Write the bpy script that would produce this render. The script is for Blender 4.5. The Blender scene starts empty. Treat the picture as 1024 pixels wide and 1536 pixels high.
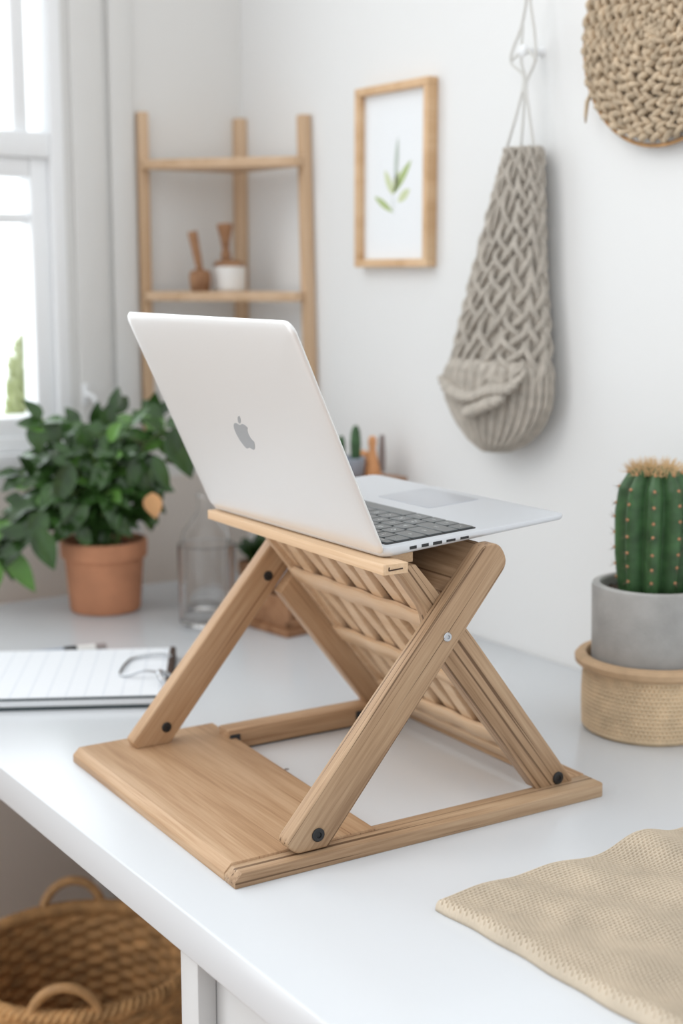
import bpy, bmesh, math, random
import numpy as np
from mathutils import Vector, Matrix
random.seed(7)
C = bpy.context.scene.collection
Z0 = 0.74                                   # height of the desk top above the floor
pi = math.pi
def R(d): return math.radians(d)
def T(x, y, z=0): return Matrix.Translation((x, y, z))
def Rz(d): return Matrix.Rotation(R(d), 4, 'Z')
def Ry(d): return Matrix.Rotation(R(d), 4, 'Y')
def Rx(d): return Matrix.Rotation(R(d), 4, 'X')
def frame(o, X, Z):
    X = Vector(X).normalized(); Z = Vector(Z).normalized(); Y = Z.cross(X)
    m = Matrix((X, Y, Z)).transposed().to_4x4(); m.translation = Vector(o); return m

# ------------------------------------------------------------------ materials
def new_mat(name):
    m = bpy.data.materials.new(name); m.use_nodes = True
    nt = m.node_tree; b = nt.nodes['Principled BSDF']; return m, nt, b
def mat(name, col, rough=.5, metal=0, bump=0, bscale=200, var=0, vscale=20, spec=None, sss=0, trans=0, ior=1.45, coat=0):
    m, nt, b = new_mat(name)
    b.inputs['Base Color'].default_value = (*col, 1); b.inputs['Roughness'].default_value = rough
    b.inputs['Metallic'].default_value = metal
    if spec is not None: b.inputs['Specular IOR Level'].default_value = spec
    if trans: b.inputs['Transmission Weight'].default_value = trans; b.inputs['IOR'].default_value = ior
    if coat: b.inputs['Coat Weight'].default_value = coat
    tc = nt.nodes.new('ShaderNodeTexCoord')
    if var:
        n = nt.nodes.new('ShaderNodeTexNoise'); n.inputs['Scale'].default_value = vscale; n.inputs['Detail'].default_value = 4
        nt.links.new(tc.outputs['Object'], n.inputs['Vector'])
        r = nt.nodes.new('ShaderNodeValToRGB')
        r.color_ramp.elements[0].position = .3; r.color_ramp.elements[1].position = .7
        r.color_ramp.elements[0].color = (*[c*(1-var) for c in col], 1); r.color_ramp.elements[1].color = (*[min(1, c*(1+var)) for c in col], 1)
        nt.links.new(n.outputs['Fac'], r.inputs['Fac']); nt.links.new(r.outputs['Color'], b.inputs['Base Color'])
    if bump:
        n = nt.nodes.new('ShaderNodeTexNoise'); n.inputs['Scale'].default_value = bscale; n.inputs['Detail'].default_value = 5
        nt.links.new(tc.outputs['Object'], n.inputs['Vector'])
        bp = nt.nodes.new('ShaderNodeBump'); bp.inputs['Strength'].default_value = bump; bp.inputs['Distance'].default_value = .001
        nt.links.new(n.outputs['Fac'], bp.inputs['Height']); nt.links.new(bp.outputs['Normal'], b.inputs['Normal'])
    return m
def wood(name, dark, mid, light, cracks=0.0, crackcol=(.12, .06, .03), rough=.45, s=1.0, seed=0.):
    """long grain along the object's own X axis"""
    m, nt, b = new_mat(name); N = nt.nodes; L = nt.links
    tc = N.new('ShaderNodeTexCoord'); oi = N.new('ShaderNodeObjectInfo')
    mul = N.new('ShaderNodeMath'); mul.operation = 'MULTIPLY_ADD'; mul.inputs[1].default_value = 7.; mul.inputs[2].default_value = seed
    L.new(oi.outputs['Random'], mul.inputs[0])
    add = N.new('ShaderNodeVectorMath'); add.operation = 'ADD'; L.new(tc.outputs['Object'], add.inputs[0]); L.new(mul.outputs[0], add.inputs[1])
    def layer(sx, sy, detail, rgh=.55, dist=0):
        mp = N.new('ShaderNodeMapping'); mp.inputs['Scale'].default_value = (sx*s, sy*s, sy*s); L.new(add.outputs[0], mp.inputs[0])
        n = N.new('ShaderNodeTexNoise'); n.inputs['Scale'].default_value = 1; n.inputs['Detail'].default_value = detail
        n.inputs['Roughness'].default_value = rgh; n.inputs['Distortion'].default_value = dist; L.new(mp.outputs[0], n.inputs['Vector']); return n
    a = layer(3.2, 42, 3, .5, .4); f = layer(14, 420, 3, .6); w = layer(2.2, 15, 2, .5, .2)
    m1 = N.new('ShaderNodeMath'); m1.operation = 'MULTIPLY_ADD'; L.new(a.outputs['Fac'], m1.inputs[0]); m1.inputs[1].default_value = .45
    m2 = N.new('ShaderNodeMath'); m2.operation = 'MULTIPLY'; L.new(f.outputs['Fac'], m2.inputs[0]); m2.inputs[1].default_value = .32; L.new(m2.outputs[0], m1.inputs[2])
    m3 = N.new('ShaderNodeMath'); m3.operation = 'MULTIPLY_ADD'; L.new(w.outputs['Fac'], m3.inputs[0]); m3.inputs[1].default_value = .23; L.new(m1.outputs[0], m3.inputs[2])
    r = N.new('ShaderNodeValToRGB'); e = r.color_ramp.elements
    e[0].position = .38; e[0].color = (*dark, 1); e[1].position = .62; e[1].color = (*light, 1); q = e.new(.5); q.color = (*mid, 1)
    L.new(m3.outputs[0], r.inputs['Fac']); out = r.outputs['Color']
    if cracks:
        k = layer(2.4, 400, 2, .4, .08)
        rr = N.new('ShaderNodeValToRGB'); rr.color_ramp.elements[0].position = .70 - cracks; rr.color_ramp.elements[1].position = .74 - cracks
        L.new(k.outputs['Fac'], rr.inputs['Fac'])
        mx = N.new('ShaderNodeMixRGB'); mx.inputs[2].default_value = (*crackcol, 1); L.new(rr.outputs['Color'], mx.inputs[0]); L.new(out, mx.inputs[1]); out = mx.outputs[0]
    L.new(out, b.inputs['Base Color']); b.inputs['Roughness'].default_value = rough; b.inputs['Specular IOR Level'].default_value = .3
    bp = N.new('ShaderNodeBump'); bp.inputs['Strength'].default_value = .12; bp.inputs['Distance'].default_value = .0006
    L.new(f.outputs['Fac'], bp.inputs['Height']); L.new(bp.outputs['Normal'], b.inputs['Normal'])
    return m
M = {}
M['wood'] = wood('oak', (.33, .19, .10), (.465, .29, .165), (.57, .385, .24), 0.04, (.27, .14, .07))
M['wood_leg'] = wood('oak_leg', (.28, .17, .095), (.42, .275, .165), (.53, .375, .24), .078, (.15, .085, .045))
M['wood_pale'] = wood('pale_pine', (.62, .41, .24), (.70, .49, .31), (.76, .56, .38), 0)
M['wood_shelf'] = wood('shelf_pine', (.52, .34, .20), (.62, .43, .275), (.68, .49, .33), 0)
M['wood_brown'] = wood('brown_wood', (.20, .09, .04), (.32, .16, .08), (.42, .23, .12), 0)
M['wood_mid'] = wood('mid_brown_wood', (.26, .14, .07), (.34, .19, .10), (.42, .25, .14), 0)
M['wood_frame'] = wood('frame_wood', (.58, .36, .19), (.68, .45, .26), (.74, .52, .32), 0)
M['wall'] = mat('wall_paint', (.80, .80, .795), .9, bump=.05, bscale=300)
M['wall_warm'] = mat('wall_paint_back', (.76, .75, .73), .9)
M['desk'] = mat('white_laminate', (.655, .675, .70), .2, spec=.45)
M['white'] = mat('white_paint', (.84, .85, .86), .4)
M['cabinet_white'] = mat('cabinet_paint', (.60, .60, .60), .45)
M['window_white'] = mat('window_white', (.93, .94, .95), .4)
M['bounce_tint'] = mat('bounce_light_beige', (.68, .615, .56), .9)  # beige stands in for warm light bounced onto the lower wall
M['casing'] = mat('casing_paint', (.72, .71, .69), .6)
M['floor'] = wood('floor_boards', (.22, .12, .06), (.29, .17, .09), (.36, .22, .13), 0, s=.4)
M['alu'] = mat('aluminium', (.80, .80, .795), .34, metal=.3)
M['alu_deck'] = mat('aluminium_deck', (.66, .68, .71), .42, metal=.35)
M['pad'] = mat('trackpad_glass', (.53, .55, .59), .3, metal=.3)
M['logo'] = mat('logo_grey', (.42, .44, .46), .3, metal=.3)
M['black'] = mat('black_plastic', (.012, .012, .013), .4)
M['rubber'] = mat('rubber', (.02, .022, .025), .6)
M['screen'] = mat('screen_glass', (.01, .01, .012), .08)
M['key'] = mat('keycap', (.07, .082, .086), .3, coat=.25)
M['legend'] = mat('legend_white', (.75, .78, .78), .6)
M['steel'] = mat('steel', (.55, .56, .58), .25, metal=1)
M['brown'] = mat('dark_line', (.05, .025, .015), .8)
M['terracotta'] = mat('terracotta', (.50, .22, .115), .85, bump=.3, bscale=150, var=.12, vscale=25)
M['soil'] = mat('soil', (.045, .028, .018), .95, bump=1, bscale=300)
M['leaf'] = mat('leaf', (.034, .082, .018), .22, var=.55, vscale=22, spec=.5)
M['leaf_new'] = mat('leaf_young', (.11, .25, .045), .38, var=.25, vscale=22)
M['leaf_dry'] = mat('leaf_dry', (.66, .36, .16), .6)
M['stem'] = mat('stem', (.16, .25, .07), .6)
M['paper'] = mat('paper', (.86, .88, .90), .7)
M['board'] = mat('clipboard_board', (.03, .045, .05), .5)
M['wicker'] = mat('wicker', (.52, .29, .12), .75, var=.35, vscale=45)
M['wicker_handle'] = mat('wicker_handle', (.50, .28, .12), .6, var=.2, vscale=60)
M['rope'] = mat('seagrass', (.50, .39, .27), .75, var=.28, vscale=70)
M['knit'] = mat('grey_yarn', (.47, .425, .37), .95, var=.15, vscale=90, bump=.6, bscale=700)
M['cord'] = mat('white_cord', (.66, .65, .62), .8)
M['cloth'] = mat('natural_weave', (.58, .49, .38), .95, var=.10, vscale=30, bump=.5, bscale=1500)
M['jute'] = mat('jute_weave', (.72, .55, .36), .9, var=.12, vscale=60, bump=.4, bscale=1200)
M['jute_rim'] = mat('jute_rim', (.55, .37, .22), .7, var=.12, vscale=60)
M['concrete'] = mat('concrete', (.40, .39, .375), .85, bump=.35, bscale=250, var=.14, vscale=28)
M['cactus'] = mat('cactus_skin', (.042, .105, .036), .5, var=.35, vscale=70)
M['areole'] = mat('areole', (.55, .27, .14), .9)
M['spine'] = mat('spine', (.66, .46, .25), .6)
M['spine_dark'] = mat('spine_dark', (.17, .13, .09), .6)
M['ceramic'] = mat('ceramic', (.80, .78, .75), .5)
M['bluegrey'] = mat('blue_grey_pot', (.34, .38, .45), .5)
M['orange'] = mat('orange_clay', (.70, .33, .14), .6)
M['greyclay'] = mat('grey_brown', (.30, .25, .24), .6)
M['leaf_print'] = mat('print_green', (.42, .52, .22), .8)
M['leaf_print2'] = mat('print_pale_green', (.62, .68, .42), .8)
M['leaf_print3'] = mat('print_grey_green', (.50, .56, .50), .8)
M['shrub'] = mat('shrub', (.62, .66, .42), .8)
def glass_mat():
    m, nt, b = new_mat('clear_glass')
    b.inputs['Base Color'].default_value = (1, 1, 1, 1); b.inputs['Roughness'].default_value = .0
    b.inputs['Transmission Weight'].default_value = 1; b.inputs['IOR'].default_value = 1.3; return m
M['glass'] = glass_mat()
def pane_mat():
    m, nt, b = new_mat('window_glass'); N = nt.nodes; L = nt.links
    t = N.new('ShaderNodeBsdfTransparent'); t.inputs[0].default_value = (.97, .98, .98, 1)
    g = N.new('ShaderNodeBsdfGlossy'); g.inputs['Roughness'].default_value = .02
    mx = N.new('ShaderNodeMixShader'); mx.inputs[0].default_value = .05
    L.new(t.outputs[0], mx.inputs[1]); L.new(g.outputs[0], mx.inputs[2]); L.new(mx.outputs[0], N['Material Output'].inputs['Surface']); return m
M['pane'] = pane_mat()
def page_mat():
    m, nt, b = new_mat('ruled_page'); N = nt.nodes; L = nt.links
    tc = N.new('ShaderNodeTexCoord')
    def lines(axis, period, duty):
        s = N.new('ShaderNodeSeparateXYZ'); L.new(tc.outputs['Object'], s.inputs[0])
        a = N.new('ShaderNodeMath'); a.operation = 'DIVIDE'; L.new(s.outputs[axis], a.inputs[0]); a.inputs[1].default_value = period
        f = N.new('ShaderNodeMath'); f.operation = 'FRACT'; L.new(a.outputs[0], f.inputs[0])
        c = N.new('ShaderNodeMath'); c.operation = 'LESS_THAN'; L.new(f.outputs[0], c.inputs[0]); c.inputs[1].default_value = duty; return c
    a = lines(0, .020, .10); c = lines(1, .009, .16)
    mx = N.new('ShaderNodeMath'); mx.operation = 'MAXIMUM'; L.new(a.outputs[0], mx.inputs[0]); L.new(c.outputs[0], mx.inputs[1])
    mr = N.new('ShaderNodeMixRGB'); mr.inputs[1].default_value = (.86, .88, .91, 1); mr.inputs[2].default_value = (.74, .77, .82, 1)
    L.new(mx.outputs[0], mr.inputs[0]); L.new(mr.outputs[0], b.inputs['Base Color']); b.inputs['Roughness'].default_value = .7; return m
M['page'] = page_mat()

# ------------------------------------------------------------------ object helpers
def tag(o, label=None, cat=None, group=None, kind=None):
    if label: o['label'] = label
    if cat: o['category'] = cat
    if group: o['group'] = group
    if kind: o['kind'] = kind
    return o
def thing(name, label, cat, mtx, group=None):
    o = bpy.data.objects.new(name, None); C.objects.link(o); o.empty_display_size = .02
    o.matrix_world = mtx; o.matrix_basis = mtx; return tag(o, label, cat, group)
def obj(name, geo, m, parent=None, mtx=None, smooth=True, angle=35, label=None):
    me = bpy.data.meshes.new(name)
    if isinstance(geo, bmesh.types.BMesh):
        geo.normal_update(); geo.to_mesh(me); geo.free()
    else:
        me.from_pydata([tuple(v) for v in geo[0]], [], geo[1]); me.update()
    for k in (m if isinstance(m, (list, tuple)) else [m]): me.materials.append(M[k])
    if not smooth: me.shade_flat()
    elif isinstance(geo, tuple): me.shade_smooth()
    elif angle < 180: me.set_sharp_from_angle(angle=R(angle))
    o = bpy.data.objects.new(name, me); C.objects.link(o)
    if parent is not None: o.parent = parent
    if mtx is not None: o.matrix_basis = mtx
    if label: o['label'] = label
    return o
def bevel(bm, w, seg=2, ang=30):
    if w <= 0: return bm
    es = [e for e in bm.edges if len(e.link_faces) == 2 and e.calc_face_angle(0) > R(ang)]
    r_ = bmesh.ops.bevel(bm, geom=es, offset=w, segments=seg, affect='EDGES', profile=.5, clamp_overlap=True)
    for f in r_['faces']: f.smooth = True
    return bm
def box(x0, x1, y0, y1, z0, z1, bw=0, seg=2, bm=None):
    b = bmesh.new()
    vs = [b.verts.new((x, y, z)) for x in (x0, x1) for y in (y0, y1) for z in (z0, z1)]
    for f in ((0, 1, 3, 2), (4, 6, 7, 5), (0, 4, 5, 1), (2, 3, 7, 6), (0, 2, 6, 4), (1, 5, 7, 3)): b.faces.new([vs[i] for i in f])
    bmesh.ops.recalc_face_normals(b, faces=b.faces); bevel(b, bw, seg)
    if bm is not None: return merge(bm, b)
    return b
def merge(bm, b, mtx=None):
    if mtx is not None: bmesh.ops.transform(b, matrix=mtx, verts=b.verts)
    me = bpy.data.meshes.new('tmp'); b.to_mesh(me); b.free(); bm.from_mesh(me); bpy.data.meshes.remove(me); return bm
def rpoly(pts, rads, n=5):
    out = []; k = len(pts)
    for i in range(k):
        p = Vector(pts[i]); a = Vector(pts[i-1]) - p; c = Vector(pts[(i+1) % k]) - p; r = rads[i] if isinstance(rads, (list, tuple)) else rads
        if r <= 0: out.append(tuple(p)); continue
        la, lc = a.length, c.length; a.normalize(); c.normalize(); d = min(r, la*.49, lc*.49)
        p0 = p + a*d; p1 = p + c*d
        for j in range(n+1):
            t = j/n; out.append(tuple(p0*(1-t)**2 + p*2*t*(1-t) + p1*t*t))
    return out
def prism(poly, z0, z1, bw=0, seg=2):
    b = bmesh.new(); A = [b.verts.new((x, y, z0)) for x, y in poly]; B = [b.verts.new((x, y, z1)) for x, y in poly]
    n = len(poly); b.faces.new(A[::-1]); b.faces.new(B)
    for i in range(n):
        f = b.faces.new((A[i], A[(i+1) % n], B[(i+1) % n], B[i])); f.smooth = (A[i].co-A[(i+1) % n].co).length < .005
    bmesh.ops.recalc_face_normals(b, faces=b.faces); return bevel(b, bw, seg)
def rrect(w, h, r, n=8):
    pts = []
    for cx, cy, a0 in ((w-r, h-r, 0), (r, h-r, 90), (r, r, 180), (w-r, r, 270)):
        for j in range(n+1):
            a = R(a0+90*j/n); pts.append((cx+r*math.cos(a), cy+r*math.sin(a)))
    return pts
def rplate(w, h, r, prof, n=8, deform=None):
    """stack of rounded-rectangle rings, prof = [(inset, z), ...]"""
    b = bmesh.new(); rings = []
    for ins, z in prof:
        rr = max(r-ins, r*.25)
        ring = [b.verts.new((x+ins, y+ins, z)) for x, y in rrect(w-2*ins, h-2*ins, rr, n)]; rings.append(ring)
    k = len(rings[0])
    for a, c in zip(rings, rings[1:]):
        for i in range(k): b.faces.new((a[i], a[(i+1) % k], c[(i+1) % k], c[i])).smooth = True
    b.faces.new(rings[0][::-1]); b.faces.new(rings[-1])
    if deform:
        for v in b.verts: v.co = deform(v.co)
    bmesh.ops.recalc_face_normals(b, faces=b.faces); return b
def lathe(prof, n=48, cap0=True, cap1=True, bm=None):
    b = bmesh.new(); rings = []
    for r, z in prof: rings.append([b.verts.new((r*math.cos(2*pi*i/n), r*math.sin(2*pi*i/n), z)) for i in range(n)])
    for a, c in zip(rings, rings[1:]):
        for i in range(n): b.faces.new((a[i], a[(i+1) % n], c[(i+1) % n], c[i])).smooth = True
    if cap0: b.faces.new(rings[0][::-1])
    if cap1: b.faces.new(rings[-1])
    bmesh.ops.recalc_face_normals(b, faces=b.faces)
    if bm is not None: return merge(bm, b)
    return b
def tube(pts, r, n=8, closed=False, bm=None, flat=1.0):
    b = bm if bm is not None else bmesh.new(); P = [Vector(p) for p in pts]; k = len(P); rings = []
    prev = None
    for i in range(k):
        t = (P[(i+1) % k] - P[i-1]) if (closed or 0 < i < k-1) else (P[1]-P[0] if i == 0 else P[-1]-P[-2])
        t.normalize()
        if prev is None: prev = t.orthogonal().normalized()
        nrm = (prev - t*prev.dot(t)).normalized(); prev = nrm; bi = t.cross(nrm)
        rr = r[i] if isinstance(r, (list, tuple)) else r
        rings.append([b.verts.new(P[i] + nrm*rr*math.cos(2*pi*j/n) + bi*rr*flat*math.sin(2*pi*j/n)) for j in range(n)])
    for i in range(k if closed else k-1):
        a, c = rings[i], rings[(i+1) % k]
        for j in range(n): b.faces.new((a[j], a[(j+1) % n], c[(j+1) % n], c[j])).smooth = True
    if not closed: b.faces.new(rings[0][::-1]); b.faces.new(rings[-1])
    return b
def spline(pts, m=8, closed=False):
    P = [Vector(p) for p in pts]; out = []; k = len(P)
    for i in range(k if closed else k-1):
        p0 = P[i-1] if (i > 0 or closed) else P[0]; p1 = P[i]; p2 = P[(i+1) % k]; p3 = P[(i+2) % k] if (closed or i+2 < k) else P[-1]
        for j in range(m):
            t = j/m; out.append(.5*((2*p1)+(p2-p0)*t+(2*p0-5*p1+4*p2-p3)*t*t+(3*p1-p0-3*p2+p3)*t**3))
    if not closed: out.append(P[-1])
    return out
def grid(nu, nv, X, wrap_u=False):
    """X: array (nu, nv, 3)"""
    V = X.reshape(-1, 3).tolist(); F = []
    for i in range(nu if wrap_u else nu-1):
        i2 = (i+1) % nu
        for j in range(nv-1): F.append((i*nv+j, i2*nv+j, i2*nv+j+1, i*nv+j+1))
    return V, F

# ------------------------------------------------------------------ the room
WX, WY = 1.144, 1.975                       # the two wall planes
DTOP = .0
def room():
    o = obj('wall_right', box(WX, WX+.12, -.6, WY+.12, -Z0, 2.0), 'wall', smooth=False, mtx=T(0, 0, Z0)); tag(o, 'plain white wall along the desk', 'wall', kind='structure')
    # back wall with a window opening
    x0, x1, z0, z1 = .12, .845, .205, 1.55
    b = bmesh.new()
    box(-.5, x0, WY, WY+.14, -Z0, 2.0, bm=b); box(x1, WX+.12, WY, WY+.14, -Z0, 2.0, bm=b)
    box(x0, x1, WY, WY+.14, -Z0, z0, bm=b); box(x0, x1, WY, WY+.14, z1, 2.0, bm=b)
    o = obj('wall_back', b, 'wall_warm', smooth=False, mtx=T(0, 0, Z0)); tag(o, 'off-white wall with the window', 'wall', kind='structure')
    o = obj('floor', box(-2.5, WX+.12, -2.2, WY+.14, -Z0-.03, -Z0), 'floor', smooth=False, mtx=T(0, 0, Z0)); tag(o, 'warm wooden floor', 'floor', kind='structure')
    w = thing('window_1', 'bright white-framed window with a casement sash', 'window', T(0, WY, Z0)); w['kind'] = 'structure'
    b = bmesh.new()
    box(x1-.02, x1, -.004, .12, z0, z1, .002, bm=b); box(x0, x0+.02, -.004, .12, z0, z1, .002, bm=b)
    box(x0, x1, .0, .12, z0, z0+.022, .002, bm=b); box(x0, x1, .0, .12, z1-.03, z1, .002, bm=b)
    box(x0+.02, x1-.02, .0, .09, .628, .664, .003, bm=b)          # transom
    obj('window_frame', b, 'window_white', w)
    b = bmesh.new()                                                 # lower casement
    box(x1-.048, x1-.02, .01, .06, z0+.022, .628, .003, bm=b); box(x0+.02, x0+.05, .01, .06, z0+.022, .628, .003, bm=b)
    box(x0+.05, x1-.048, .01, .06, z0+.022, z0+.05, .003, bm=b); box(x0+.05, x1-.048, .01, .06, .60, .628, .003, bm=b)
    box(.47, .495, .01, .06, z0+.05, .60, .003, bm=b); box(.495, x1-.048, .018, .05, .535, .550, .003, bm=b)
    obj('sash', b, 'window_white', w)
    b = bmesh.new()
    box(.775, .797, .01, .06, .664, z1-.03, .003, bm=b)
    obj('mullion', b, 'window_white', w)
    obj('window_pane', box(x0+.03, x1-.03, .034, .038, z0+.03, 1.5), 'pane', w, smooth=False)
    b = bmesh.new(); box(.858, .868, -.016, -.002, .270, .302, .003, bm=b)
    tube([(.863, -.016, .286), (.863, -.03, .286), (.868, -.033, .282), (.874, -.034, .262)], .004, bm=b)
    obj('window_handle', b, 'white', w)
    o = obj('window_sill', box(x0-.03, x1+.012, -.02, .01, z0-.022, z0, .003), 'white', w)
    o = obj('trim_1', merge(box(x1+.012, .905, -.012, 0, -Z0, 2.0, .002), box(.917, .955, -.008, 0, -Z0, 2.0, .002)), 'casing', mtx=T(0, WY, Z0)); tag(o, 'pale window casing strip beside the window', 'trim', kind='structure')
    o = obj('bounce_tint_panel', box(-.5, WX, -.006, 0, -Z0, .150, .001), 'bounce_tint', mtx=T(0, WY, Z0)); tag(o, 'added thin beige panel painting warm bounced light on the lower wall below the window', 'trim', kind='structure')  # added panel: warm bounce light on the lower wall painted as beige
room()
o = obj('shrub', bmesh.new(), 'shrub')
def make_shrub(o):
    b = bmesh.new()
    for i in range(1500):
        u = random.random(); h = .22*u; r = .042*math.sin(pi*min(1, .12+u*.85))**.6*math.sqrt(random.random()); a = random.random()*2*pi
        c = Vector((r*math.cos(a), r*math.sin(a), .02+h)); d = Vector((math.cos(a), math.sin(a), .8+random.random())).normalized()*.022; s = d.orthogonal().normalized()*.006
        vs = [b.verts.new(c), b.verts.new(c+d*.5+s), b.verts.new(c+d), b.verts.new(c+d*.5-s)]; b.faces.new(vs)
    tube([(0, 0, -.9), (0, 0, .2)], .006, bm=b)
    b.to_mesh(o.data); b.free()
make_shrub(o); o.matrix_basis = T(.935, 2.35, Z0+.11); tag(o, 'pale green shrub outside, seen through the lower window pane', 'shrub')

# ------------------------------------------------------------------ desk and cabinet
XE = .4514
d = thing('desk', 'glossy white desk with a thick top, running along the right wall', 'desk', T(0, 0, 0))
obj('desktop', box(0, WX-XE-.002, 0, 1.72, -.034, 0, .0016, 3), 'desk', d, T(XE, .18, Z0))
obj('support_panel', box(1.02, 1.10, 1.84, 1.88, 0, Z0-.035, .002), 'white', d)
c = thing('cabinet', 'white cabinet with a recessed door under the front of the desk', 'cabinet', T(0, 0, 0))
b = box(.476, 1.10, .24, .902, 0.0, Z0-.035, .001)
box(.460, .476, .874, .902, 0.0, Z0-.035, .0015, bm=b); box(.460, .476, .24, .268, 0.0, Z0-.035, .0015, bm=b)
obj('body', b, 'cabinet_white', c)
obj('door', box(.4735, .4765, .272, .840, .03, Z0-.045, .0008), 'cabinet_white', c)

# ------------------------------------------------------------------ laptop stand
SM = T(.5016, .8893, Z0) @ Rz(-2.3078)
st = thing('laptop_stand', 'folding oak laptop stand with crossed legs and a woven slat back', 'laptop stand', SM)
W = .338
PT = .0136
# base plate, grain along the stand's width; local x = v, local y = -u
def uv(poly): return [(v, -u) for u, v in poly]
MP = frame((0, 0, 0), (0, 1, 0), (0, 0, 1))
def chamfer_plate():
    poly = uv([(0, .0186), (.139, .0186), (.150, W), (0, W)])
    b = prism(poly, 0, PT)
    # wide chamfer along the front edge, small ones elsewhere
    def on_front(e): return all(abs(v.co.y) < 1e-6 and abs(v.co.z-PT) < 1e-6 for v in e.verts)
    fe = [e for e in b.edges if on_front(e)]
    bmesh.ops.bevel(b, geom=fe, offset=.0065, segments=1, affect='EDGES')
    return bevel(b, .0007, 2)
obj('base_plate', chamfer_plate(), 'wood', st, MP)
b = prism(rpoly([(0, 0), (.371, .0), (.374, .004), (.374, .028), (.1408, .028), (.1396, .0185), (0, .0185)], [0, .003, .003, 0, 0, 0, 0]), 0, .0118)
bmesh.ops.bevel(b, geom=[e for e in b.edges if all(abs(v.co.x) < 1e-6 and v.co.z > .0117 for v in e.verts)], offset=.006, segments=1, affect='EDGES')
obj('base_rail', bevel(b, .0008, 2), 'wood_leg', st)
b = box(.1405, .345, .284, .306, .0015, .0215, .0015)
o = obj('base_rail', b, 'wood', st)
obj('rubber_strip', box(.150, .340, .286, .304, 0, .0015), 'rubber', o)
obj('end_clamp', box(.1415, .153, .2822, .2840, .004, .017, .0008), 'rubber', o)
obj('end_clamp', box(.288, .301, .2822, .2840, .004, .017, .0008), 'rubber', o)
obj('rear_bar', prism([(v, -u) for u, v in [(.352, .0282), (.374, .0282), (.374, .325), (.352, .325)]], 0, .0125, .0012), 'wood', st, MP)
def leg(name, poly, rads, v0, v1, ang, m, org, bw=.0018):
    X = Vector((math.cos(R(ang)), 0, math.sin(R(ang)))); F = frame((org[0], v0, org[1]), X, (0, -1, 0))
    Yv = Vector((-math.sin(R(ang)), 0, math.cos(R(ang))))
    loc = [((Vector((u-org[0], 0, z-org[1]))).dot(X), (Vector((u-org[0], 0, z-org[1]))).dot(Yv)) for u, z in rpoly(poly, rads)]
    return obj(name, prism(loc, -(v1-v0), 0, bw, 3), m, st, F), F
FP = [(.0585, PT-.0005), (.0470, .0225), (.2380, .2425), (.2535, .2435), (.2640, .2260), (.0870, PT-.0005)]
FR = [.003, .008, .005, .010, .010, 0]
def bolt(parent, F, u, v, z, r=.0056, m='black', h=.0016):
    b = lathe([(r, 0), (r, h*.6), (r*.86, h), (r*.45, h), (r*.40, h*.35), (0.0001, h*.35)], 28)
    o = obj('bolt', b, m, parent); o.matrix_basis = F.inverted() @ frame((u, v, z), (1, 0, 0), (0, -1, 0)); return o
l, F = leg('front_leg', FP, FR, .006, .0215, 49.6, 'wood_leg', (.0785, .0241))
bolt(l, F, .0772, .006, .0255); bolt(l, F, .2009, .006, .1700, .0040, 'steel')
l2, F2 = leg('front_leg', [(.0520, PT-.0005)]+[(.0470, .0205)]+FP[2:], [.002, .003]+FR[2:], .303, .319, 49.6, 'wood', (.0785, .0241))
bolt(l2, F2, .0830, .303, .0300, .0050); bolt(l2, F2, .1965, .303, .1672, .0050)
BP = [(.3131, .0116), (.3550, .0116), (.2348, .1673), (.2075, .1985), (.1800, .2300), (.1480, .2298), (.1585, .2285), (.1665, .2227), (.1930, .1880), (.2000, .1558)]
l3, F3 = leg('back_leg', BP, [0, .004, .02, .02, 0, 0, .006, .01, .01, .01], .0220, .0370, 127.9, 'wood_leg', (.334, .02))
bolt(l3, F3, .3370, .0220, .0175, .0058)
BP2 = [(.3131, .0120), (.3550, .0120), (.2259, .1788), (.2031, .1518)]
l4, F4 = leg('back_leg', BP2, [0, .004, 0, 0], .289, .304, 127.9, 'wood', (.334, .02))
# upper ledge the laptop hinge rests on, grain along v
ML_ = frame((.134, 0, .2298), (0, 1, 0), (0, 0, 1))
lg = obj('ledge', prism(rpoly([(0, 0), (.310, 0), (.310, -.052), (.034, -.052), (.034, -.024), (0, -.024)], .0015, 3), 0, .0084, .0008), 'wood_pale', st, ML_)
b = bmesh.new(); tube([(-.0003, -.005, .0035), (-.0003, -.018, .0042)], .0006, 6, bm=b); tube([(-.0003, -.005, .0035), (-.0003, -.0053, .0062)], .0005, 6, bm=b)
obj('crack', b, 'brown', lg)
# cross board between the tops of the front legs
X = Vector((math.cos(R(49.6)), 0, math.sin(R(49.6))))
cb = frame((.206, .0235, .1885), (0, 1, 0), (-math.sin(R(49.6)), 0, math.cos(R(49.6))))   # local z = leg normal, local y along -leg?
b = box(0, .2805, .014, .066, -.006, .006, .001)
Yl = cb.col[1].to_3d()
if Yl.dot(X) < 0: b.free(); b = box(0, .2805, -.066, -.014, -.006, .006, .001)
obj('cross_board', b, 'wood_leg', st, cb)
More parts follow.
